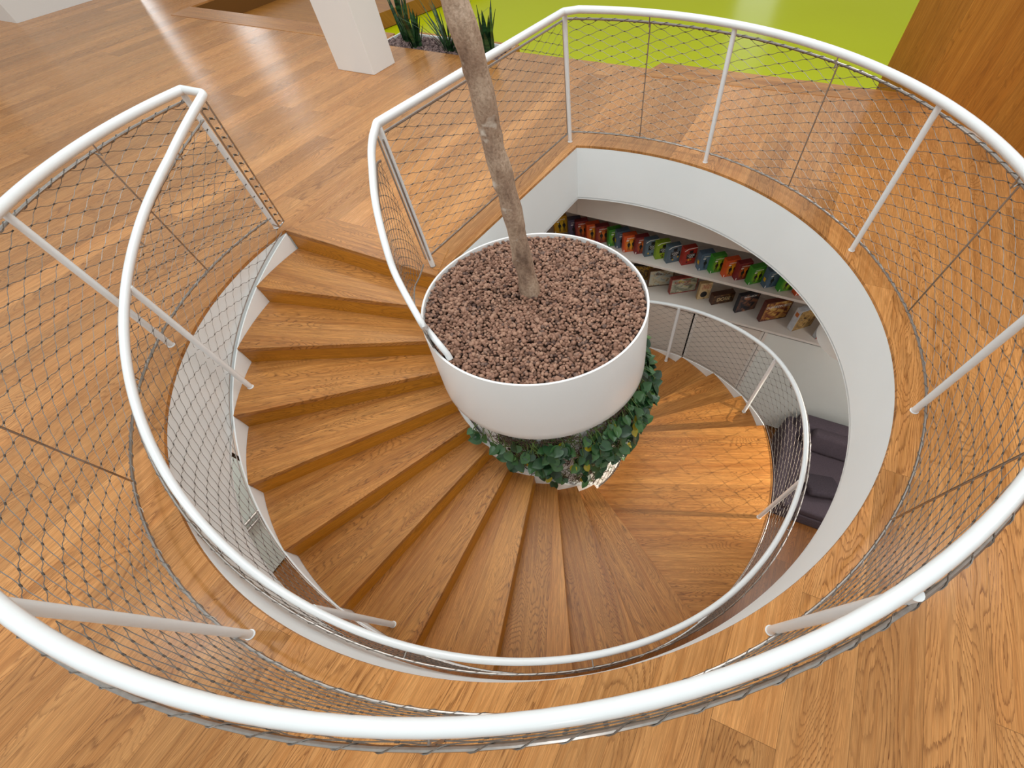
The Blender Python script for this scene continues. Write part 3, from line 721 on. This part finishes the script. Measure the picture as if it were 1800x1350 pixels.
# ------------------------------------------------------------------ lower storey: shelf wall, games, sofa, lamp, partition
FV = 3.05
bc = empty('shelf_wall', 'white built-in shelf wall with board games above tall cabinet doors', 'bookcase', loc=(0, 0, ZF))
def part(name, boxes, mat, parent=bc, bevel=0):
    mb = MB()
    for (u0, u1, v0, v1, z0, z1) in boxes: mb.boxuv(u0, u1, v0, v1, z0 - ZF, z1 - ZF)
    return mb.build(name, mat, parent, bevel=bevel)
part('fascia', [(-3.2, -.98, FV, FV + .03, -.872, SLAB - .006), (-.977, 7.4, FV, FV + .03, -.872, SLAB - .006)], M['shelf'])
part('shelf', [(-3.2, 7.4, FV + .004, 3.78, -1.39, -1.355)], M['shelf'], bevel=.002)
part('shelf', [(-3.2, 7.4, FV, 3.78, -.90, -.872)], M['shelf'])
part('counter', [(-3.2, 7.4, FV - .004, 3.78, -1.95, -1.915)], M['shelf'], bevel=.002)
part('back_panel', [(-3.2, 7.4, 3.78, 3.80, ZF, SLAB - .006)], M['beige'])
part('side_panel', [(-3.23, -3.2, FV, 3.80, ZF, SLAB - .006)], M['shelf']); part('side_panel', [(7.4, 7.43, FV, 3.80, ZF, SLAB - .006)], M['shelf'])
part('gap_shade_sheet', [(-3.19, 7.39, FV + .05, FV + .06, ZF + .02, -1.955)], M['gap'])  # near-black sheet behind the doors; shade in the gaps put into its colour
us = [-3.19, -2.26, -1.13, -.02, 1.075, 2.19, 5.0, 7.39]
for i in range(len(us) - 1):
    d = part('door', [(us[i] + (.012 if i != 4 else .008), us[i + 1] - (.022 if i == 3 else .004), FV + .012, FV + .032, ZF + .05, -1.972)], M['beige'] if i < 5 else M['pane'])
    if i >= 4: part('door_frame', [(us[i] + .005, us[i] + .05, FV + .004, FV + .034, ZF + .03, -1.962), (us[i + 1] - .045, us[i + 1] - .003, FV + .006, FV + .034, ZF + .03, -1.962)], M['shelf'], d)

SILH = [(-.14, 0), (-.05, 0), (-.03, .30), (.0, .36), (.03, .30), (.05, 0), (.14, 0), (.12, .33), (.14, .52), (.2, .4), (.25, .42), (.19, .64), (.1, .72), (.05, .74), (.07, .8), (.07, .88), (0, .95), (-.07, .88), (-.07, .8), (-.05, .74), (-.12, .72), (-.22, .62), (-.2, .4), (-.15, .42), (-.13, .54), (-.12, .33)]
def cover_mat(name, glow, body):
    m, nt, b = new_mat(name); N = nt.nodes; L = nt.links
    tc = N.new('ShaderNodeUVMap'); tc.uv_map = 'UVMap'; mp = N.new('ShaderNodeMapping'); mp.inputs['Location'].default_value = (-.55, -.48, 0); L.new(tc.outputs['UV'], mp.inputs['Vector'])
    ln = N.new('ShaderNodeVectorMath'); ln.operation = 'LENGTH'; L.new(mp.outputs['Vector'], ln.inputs[0])
    no = N.new('ShaderNodeTexNoise'); no.inputs['Scale'].default_value = 6; L.new(tc.outputs['UV'], no.inputs['Vector'])
    ad = N.new('ShaderNodeMath'); ad.operation = 'MULTIPLY_ADD'; L.new(no.outputs['Fac'], ad.inputs[0]); ad.inputs[1].default_value = .25; L.new(ln.outputs['Value'], ad.inputs[2])
    r = N.new('ShaderNodeValToRGB'); e = r.color_ramp.elements; e[0].position = .2; e[0].color = rgb(glow); e[1].position = .62; e[1].color = rgb(body); L.new(ad.outputs[0], r.inputs['Fac'])
    L.new(r.outputs['Color'], b.inputs['Base Color']); b.inputs['Roughness'].default_value = .35; return m
def art_mat(name, cols, sc=7):
    m, nt, b = new_mat(name); N = nt.nodes; L = nt.links
    tc = N.new('ShaderNodeUVMap'); tc.uv_map = 'UVMap'; no = N.new('ShaderNodeTexNoise'); no.inputs['Scale'].default_value = sc; no.inputs['Detail'].default_value = 5; no.inputs['Distortion'].default_value = .8; L.new(tc.outputs['UV'], no.inputs['Vector'])
    r = N.new('ShaderNodeValToRGB'); r.color_ramp.interpolation = 'LINEAR'; e = r.color_ramp.elements; k = len(cols)
    e[0].position = .3; e[0].color = rgb(cols[0]); e[1].position = .7; e[1].color = rgb(cols[-1])
    for i, c in enumerate(cols[1:-1]): q = e.new(.3 + .4 * (i + 1) / (k - 1)); q.color = rgb(c)
    L.new(no.outputs['Fac'], r.inputs['Fac']); L.new(r.outputs['Color'], b.inputs['Base Color']); b.inputs['Roughness'].default_value = .35; return m
BLK = plain('black_print', '#14110f', .5); WHT = plain('white_print', '#ece8e0', .5); YEL = plain('yellow_print', '#d8a820', .5); REDP = plain('red_print', '#a8302a', .5); BRN = plain('brown_print', '#4a2a18', .5)
kinds = {'green': ('#b5d020', '#3a8a26'), 'orange': ('#f0b020', '#d0501c'), 'darkred': ('#e87820', '#7a2024'), 'blue': ('#5d7488', '#4d6478'), 'yellow': ('#e8c020', '#d09818'), 'plum': ('#6a4a68', '#4c4660'), 'lime': ('#a8b818', '#7e9a1c'), 'bluegrey': ('#6e7f8a', '#4e606c'), 'red': ('#b83020', '#9c2a1c')}
BM = {k: plain('box_' + k, v[1], .4, noise=.1, scale=30) for k, v in kinds.items()}
CM = {k: cover_mat('cover_' + k, *v) for k, v in kinds.items()}
def panel(mb, x0, x1, z0, z1, y, t=.0012):
    mb.add([(x0, y, z0), (x1, y, z0), (x1, y, z1), (x0, y, z1), (x0, y + t, z0), (x1, y + t, z0), (x1, y + t, z1), (x0, y + t, z1)],
           [(0, 1, 2, 3), (4, 7, 6, 5), (0, 4, 5, 1), (1, 5, 6, 2), (2, 6, 7, 3), (3, 7, 4, 0)], [[(0, 0), (1, 0), (1, 1), (0, 1)]] * 6)
def lettering(s, x, z, size, mat, parent, y=-.0018, rot=0, name='lettering', maxw=None):
    cu = bpy.data.curves.new(name, 'FONT'); cu.body = s; cu.size = size; cu.extrude = .0006; cu.align_x = 'CENTER'; cu.align_y = 'CENTER'; cu.materials.append(mat)
    tmp = bpy.data.objects.new(name, cu); COL.objects.link(tmp); bpy.context.view_layer.update()
    me = bpy.data.meshes.new_from_object(tmp.evaluated_get(bpy.context.evaluated_depsgraph_get())); bpy.data.objects.remove(tmp); me.name = name
    if not me.materials: me.materials.append(mat)
    o = bpy.data.objects.new(name, me); link(o, parent); o.location = (x, y, z); o.rotation_euler = (pi / 2, rot, 0)
    if maxw:
        n = len(s) * size * .58
        if n > maxw: o.scale = (maxw / n, 1, 1)
    return o
def game(U, V, z, ang, w, h, d, body, cover, label, group, lay):
    root = empty('board_game', label, 'board game', group, loc=W(U, V, z), rz=PHI + ang)
    mb = MB(); mb.box((w / 2, d / 2, h / 2), w, d, h); mb.build('box', body, root, bevel=.004)
    mb = MB(); panel(mb, .004, w - .004, .004, h - .004, -.0012); cv = mb.build('cover', cover, root)
    if lay == 'figures' or lay == 'dark':
        for fx, hh in ((.40, .60), (.74, .63)):
            if lay == 'dark' and fx > .5: continue
            sb = MB(); pts = [(w * fx + x * h * .48, -.0026, h * .1 + y * h * hh * 1.05) for x, y in SILH]
            sb.add(pts, [tuple(range(len(pts)))]); sb.add([(x, y + .0008, zz) for x, y, zz in pts], [tuple(range(len(pts)))]); sb.build('figure_print', BLK, root, fix=False)
        lettering('CODENAME', w * .52, h * .83, h * .1, WHT, root, maxw=w * .8)
        tb = MB(); panel(tb, w * .2, w * .38, h * .68, h * .74, -.0026); tb.build('badge_print', WHT, root)
        lb = MB(); lb.box((.012, -.002, .022), .012, .002, .03); lb.build('corner_sticker', WHT, root)
        if body is BM['blue']:
            e = MB(); e.box((-.0006, d * .5, h * .42), .0014, d * .45, h * .2); e.build('spine_print', YEL, root)
    elif lay == 'code':
        tb = MB(); panel(tb, w * .25, w * .92, h * .38, h * .66, -.0026); tb.build('title_patch', BLK, root)
        lettering('CODE', w * .58, h * .56, h * .17, WHT, root, y=-.004); lettering('NAME', w * .6, h * .44, h * .1, WHT, root, y=-.004)
        pb = MB(); panel(pb, w * .42, w * .7, h * .68, h * .86, -.0026); pb.build('emblem_print', BLK, root)
        eb = MB(); eb.tube([(.01, -.003, h * .86), (w * .3, -.003, h * .965), (w - .006, -.003, h * .985)], .004, 6); eb.build('white_edge', WHT, root)
        for q in range(5): 
            x = R_.uniform(.2, .85) * w; zz = R_.uniform(.06, .28) * h; ob = MB(); panel(ob, x, x + .02, zz, zz + .022, -.0026); ob.build('token_print', YEL if q % 2 else BLK, root)
    return root
UPZ = -1.354; G1 = 'small upright games on the upper shelf'
ANG = math.radians(38)
top = [(-1.465, 3.228, 'yellow', 'figures', 'yellow game box at the left end of the upper shelf beside the white wall'),
 (-1.225, 3.238, 'plum', 'dark', 'plum-grey game box between the yellow box and a dark red box, upper shelf'),
 (-1.10, 3.240, 'darkred', 'figures', 'leftmost dark red game box on the upper shelf, right of the plum-grey box'),
 (-.905, 3.233, 'orange', 'figures', 'leftmost orange game box on the upper shelf, between two dark red boxes'),
 (-.745, 3.231, 'darkred', 'figures', 'dark red game box with two silhouettes just left of the leftmost green box'),
 (-.535, 3.229, 'green', 'figures', 'leftmost green game box on the upper shelf, above the planter rim'),
 (-.40, 3.222, 'blue', 'dark', 'blue game box squeezed between the leftmost green box and an orange-red box'),
 (-.266, 3.168, 'orange', 'figures', 'orange-red game box with two silhouettes right of the squeezed blue box'),
 (-.08, 3.190, 'darkred', 'figures', 'dark red game box left of the blue box with a white curved edge'),
 (.075, 3.183, 'bluegrey', 'code', 'grey-blue game box with a white top edge just left of the lime box'),
 (.25, 3.183, 'lime', 'code', 'lime green game box with black title patch on the upper shelf'),
 (.433, 3.151, 'bluegrey', 'code', 'grey-blue game box with yellow tokens between the lime and the bright red box'),
 (.662, 3.190, 'red', 'code', 'bright red game box with black and white title patch on the upper shelf'),
 (.926, 3.159, 'blue', 'dark', 'blue game box standing right of the bright red box on the upper shelf'),
 (1.099, 3.161, 'green', 'figures', 'green game box with two silhouettes between a blue and an orange box, upper shelf'),
 (1.299, 3.144, 'orange', 'figures', 'orange game box overlapped by the rightmost dark red box on the upper shelf'),
 (1.478, 3.136, 'darkred', 'figures', 'rightmost dark red game box on the upper shelf'),
 (1.674, 3.108, 'green', 'figures', 'green game box between the rightmost dark red and the rightmost blue box'),
 (1.90, 3.121, 'blue', 'dark', 'rightmost blue game box on the upper shelf, with a yellow spot on its side'),
 (2.102, 3.114, 'green', 'figures', 'rightmost green game box on the upper shelf, partly cut by the curved wall'),
 (2.335, 3.116, 'orange', 'figures', 'rightmost orange game box on the upper shelf, half hidden by the curved wall')]
for (u, v, k, lay, lab) in top:
    game(u, v, UPZ, ANG + R_.uniform(-.05, .05), .21, .235, .10 if lay != 'dark' else .115, BM[k], CM[k], lab, G1, lay)
G2 = 'larger game boxes on the counter shelf'; LZ = -1.914
def big(U, V, ang, w, h, d, body, cover, label, texts, edge=None):
    root = game(U, V, LZ, math.radians(ang), w, h, d, body, cover, label, G2, 'none')
    if edge:
        mb = MB(); t = .014
        for (x0, x1, z0, z1) in ((0, w, 0, t), (0, w, h - t, h), (0, t, 0, h), (w - t, w, 0, h)): panel(mb, x0, x1, z0, z1, -.0022)
        mb.build('cover_border', edge, root)
    for (s, x, z, size, mat) in texts: lettering(s, x * w, z * h, size, mat, root, y=-.0034, maxw=w * .9)
    return root
B = lambda n, c: plain('box_' + n, c, .4, noise=.12, scale=25)
big(-.14, 3.42, 20, .32, .24, .07, B('black_gold', '#241a10'), art_mat('art_gold', ['#1a120a', '#6a4a14', '#c89a28']), 'black and yellow game box behind the planter rim at the left end of the counter', [('EXPLORE', .5, .84, .05, YEL)])
big(.16, 3.34, 31, .42, .27, .07, B('brown', '#6a4524'), art_mat('art_ship', ['#8a7a60', '#cdbfa0', '#b8c0b8', '#5a4030'], 4), 'brown-edged wide game box with a pale harbour picture, left of the red-edged box', [('CARTAGENA', .5, .72, .045, BRN)], B('brown_edge', '#5a3a20'))
big(.55, 3.29, 35, .46, .25, .08, B('red_edge', '#8a3a30'), art_mat('art_field', ['#6a7048', '#8a8a78', '#c8c0a8', '#b8b020'], 4), 'wide red-edged game box with a grey and lime landscape on the counter', [('AFRICANA', .42, .72, .058, REDP), ('SAFARI', .62, .55, .038, REDP)], B('red_border', '#9a3c34'))
r_ = big(1.01, 3.335, 32, .2, .27, .07, B('kraft', '#b89a6c'), art_mat('art_kraft', ['#a88a5c', '#d2b688', '#c8aa78', '#7a6244'], 3), 'upright kraft-coloured game box with red title next to the red-edged box', [('BLACK', .55, .84, .04, REDP), ('STORY', .55, .70, .05, REDP)])
mb = MB(); mb.add([(.09 + .055 * math.cos(2 * pi * i / 20), -.004, .085 + .05 * math.sin(2 * pi * i / 20)) for i in range(20)], [tuple(range(20))]); mb.build('round_print', BLK, r_, fix=False)
big(1.263, 3.29, 37, .37, .155, .11, B('choc', '#4a2c1e'), art_mat('art_choc', ['#1c120c', '#4a2c18', '#a07848'], 5), 'low brown game box with pale lettering in the middle of the counter', [('DOSIE', .5, .5, .085, plain('cream_print', '#d8c090', .5))])
big(1.655, 3.245, 40, .35, .29, .075, B('navy', '#23262e'), art_mat('art_night', ['#16181e', '#2c2c34', '#7a5440', '#b87858'], 4), 'dark navy game box with an orange-brown figure picture on the counter', [('PANTHEON', .5, .86, .04, WHT)])
big(2.048, 3.185, 36.5, .45, .32, .085, B('maroon', '#5e2a20'), art_mat('art_feast', ['#301810', '#7a3a20', '#b88a40', '#d0b070'], 5), 'large maroon game box with a busy golden picture, left of the white box', [('DUNGEON PETZ', .5, .72, .052, WHT)], B('maroon_edge', '#4a2018'))
r_ = big(2.547, 3.15, 45, .36, .34, .11, B('white', '#c8ced4'), art_mat('art_town', ['#3a2a1c', '#8a6a3c', '#b89458', '#5a5048'], 6), 'white-sided game box with a brown town picture near the right end of the counter', [])
mb = MB(); mb.box((-.0008, .055, .26), .0016, .06, .06); mb.build('side_print', plain('orange_print', '#c06a2c', .5), r_)
big(2.91, 3.13, 45, .3, .26, .08, B('silver', '#b0b4b8'), art_mat('art_silver', ['#8a94a0', '#c8ccd0', '#a83428'], 4), 'silver game box with red trim at the right end of the counter by the lamp', [('MEMO', .5, .5, .05, REDP)], B('red_trim', '#a83428'))

# sofa
sf = empty('sofa', 'plum-grey fabric sofa against the cabinet wall on the lower floor', 'sofa', loc=W(4.9, 2.1, ZF), rz=PHI)
def soft(name, c, s, mat, parent, rot=None, r=.05, sub=0):
    mb = MB(); mb.box((0, 0, 0), *s); o = mb.build(name, mat, parent); o.location = c
    if rot: o.rotation_euler = rot
    b = o.modifiers.new('bevel', 'BEVEL'); b.width = r; b.segments = 4
    o.data.polygons.foreach_set('use_smooth', [True] * len(o.data.polygons)); return o
soft('base', (.12, -.02, .13), (3.3, 1.75, .26), M['sofa'], sf, r=.03)
soft('seat_cushion', (-.55, -.18, .345), (1.72, 1.42, .17), M['sofa'], sf); soft('seat_cushion', (1.0, -.18, .345), (1.35, 1.42, .17), M['sofa'], sf)
soft('backrest', (.12, .70, .5), (3.3, .28, .56), M['sofa'], sf, r=.06)
soft('back_cushion', (-.48, .46, .6), (1.55, .24, .40), M['sofa'], sf, (-.25, 0, 0), .08); soft('back_cushion', (1.02, .46, .6), (1.35, .24, .40), M['sofa'], sf, (-.25, 0, 0), .08)
soft('armrest', (-1.56, -.02, .31), (.24, 1.75, .62), M['sofa'], sf, r=.08)
o = soft('throw_cushion', W(4.02, 1.72, ZF + .52), (.58, .5, .13), M['cushion'], None, (-.35, .12, PHI + .28), .055)
tag(o, 'dark plum square cushion lying on the sofa seat', 'cushion')
# pendant lamp
pd = empty('pendant_lamp', 'round white drum pendant lamp below the slab beside the curved wall', 'lamp', loc=W(3.02, 1.97, -.97))
mb = MB(); mb.lathe([(.43, 0), (.435, .0), (.435, .13), (.425, .13), (.425, 0), (.43, 0)], (0, 0, 0), 64); mb.build('lamp_shade', M['white'], pd, smooth=True)
mb = MB(); mb.lathe([(0, .085), (.424, .085), (.424, .09), (0, .09)], (0, 0, 0), 48); mb.build('top_disc', M['beige'], pd)
mb = MB(); mb.tube([(0, 0, .09), (0, 0, SLAB + .97)], .006, 8); mb.build('cord', M['white'], pd)
# frosted partition on the lower floor, left
mb = MB(); mb.boxuv(-4.0, -3.95, -6.5, 3.5, -2.0, SLAB); mb.boxuv(-4.0, -3.95, -1.9, 3.5, ZF, -2.0); o = mb.build('wall_lower_left', M['beige']); o['kind'] = 'structure'
gp = empty('glass_partition', 'pale frosted glass door panel with steel bars on the lower floor at left', 'glass panel', loc=W(-3.95, -4.2, ZF), rz=PHI)
mb = MB(); mb.box((0, 0, 1.0), .02, 4.5, 1.92); mb.build('pane', M['frost'], gp)
mb = MB(); 
for z in (.98, 1.08): mb.tube([(.05, -2.2, z), (.05, 2.2, z)], .018, 8)
mb.build('bar', M['steel'], gp, smooth=True)

# ------------------------------------------------------------------ light
def area(name, loc, rot, sx, sy, power, col=(1, 1, 1)):
    l = bpy.data.lights.new(name, 'AREA'); l.shape = 'RECTANGLE'; l.size = sx; l.size_y = sy; l.energy = power; l.color = col
    o = bpy.data.objects.new(name, l); o.location = loc; o.rotation_euler = rot; COL.objects.link(o); return o
area('overhead_light', (0.0, 0.4, 5.0), (0, 0, .4), 4.0, 4.0, 150, (.98, 1, .992))  # large soft fill, added above the well to brighten the stairs
for x, y, p in ((-5.2, -2.2, 38), (5.4, -1.6, 28), (-4.2, 6.0, 34), (3.4, 4.6, 20), (0.3, -6.5, 16)):
    area('overhead_light', (x, y, 3.6), (0, 0, .4), .5, .5, p, (.98, 1, .992))
# lower storey: landing spot lamp, and unseen fill panels added to brighten the rooms
sl = bpy.data.lights.new('lower_spot', 'SPOT'); sl.energy = 1150; sl.shadow_soft_size = .012; sl.color = (1, .88, .7); sl.spot_size = math.radians(40); sl.spot_blend = .8
o = bpy.data.objects.new('lower_spot', sl); o.location = (5.7, -1.62, -.72); COL.objects.link(o)
o.rotation_euler = (Vector((2.45, -.5, -1.98)) - o.location).to_track_quat('-Z', 'Y').to_euler()
area('lower_fill', W(-.3, -6.5, -.6), (0, 0, PHI), 6, 2, 190, (1, .98, .96)); area('lower_fill', W(-3.3, -2.6, -.58), (0, 0, PHI), .5, 2.4, 45, (1, .98, .95))
area('lower_fill', W(5.5, 0.5, -.58), (0, 0, PHI), 2.5, 1.5, 60, (1, .98, .95)); area('lower_fill', W(4.4, 2.0, -.6), (0, 0, PHI), .4, .4, 16, (1, .98, .95))
# tall far windows
mw, nt, b = new_mat('window_daylight'); b.inputs['Emission Color'].default_value = (.92, .97, 1, 1); b.inputs['Emission Strength'].default_value = 3; b.inputs['Base Color'].default_value = (.8, .9, 1, 1)
mw2, nt, b = new_mat('shaded_window_daylight'); b.inputs['Emission Color'].default_value = (.95, .98, 1, 1); b.inputs['Emission Strength'].default_value = .9; b.inputs['Base Color'].default_value = (.8, .9, 1, 1)
mb = MB(); mb.boxuv(-26.4, 16, 28, 28.2, -.6, 5); o = mb.build('wall_back', M['beige']); o['kind'] = 'structure'
mb = MB(); mb.boxuv(-26.4, -26.1, -14, 28, -.1, 5); o = mb.build('wall_far_left', M['veneer']); o['kind'] = 'structure'; uv_planar(o, Vector((0, 0, 1)), W(1, 1))
for i, (v0, v1) in enumerate([(13.0, 13.9), (17.2, 18.6)]):
    mb = MB(); mb.boxuv(-26.09, -26.05, v0, v1, .6, 4.4); o = mb.build('window_%d' % (i + 1), mw); o['kind'] = 'structure'
mb = MB(); mb.boxuv(-3.4, -1.6, 27.93, 27.99, .4, 4.6); o = mb.build('window_3', mw2); o['kind'] = 'structure'

wd = bpy.data.worlds.new('world'); S.world = wd; wd.use_nodes = True; nt = wd.node_tree; bg = nt.nodes['Background']
tc = nt.nodes.new('ShaderNodeTexCoord'); sx = nt.nodes.new('ShaderNodeSeparateXYZ'); nt.links.new(tc.outputs['Generated'], sx.inputs[0])
r = nt.nodes.new('ShaderNodeValToRGB'); mr = nt.nodes.new('ShaderNodeMapRange'); nt.links.new(sx.outputs['Z'], mr.inputs['Value']); mr.inputs['From Min'].default_value = -1; nt.links.new(mr.outputs[0], r.inputs['Fac'])
e = r.color_ramp.elements; e[0].position = .4; e[0].color = (.34, .34, .345, 1); e[1].position = 1; e[1].color = (.75, .785, .775, 1); q = e.new(.52); q.color = (.45, .47, .465, 1)
nt.links.new(r.outputs['Color'], bg.inputs['Color']); bg.inputs['Strength'].default_value = 1.0

# ------------------------------------------------------------------ camera (fitted to the photograph)
cam = bpy.data.cameras.new('camera'); co = bpy.data.objects.new('camera', cam); COL.objects.link(co)
cam.sensor_width = 36; cam.lens = 638.12 / 1800 * 36; cam.shift_x = -122.98 / 1800; cam.shift_y = 190.51 / 1800; cam.clip_start = .05; cam.clip_end = 200
co.matrix_world = Matrix.Translation((.3423, -2.84087, 2.07728)) @ (Matrix.Rotation(.45757, 4, 'X') @ Matrix.Rotation(-.04565, 4, 'Z'))
S.camera = co
S.view_settings.view_transform = 'Standard'; S.view_settings.look = 'None'; S.view_settings.gamma = 1; S.view_settings.use_curve_mapping = False
S.view_settings.exposure = 0.2
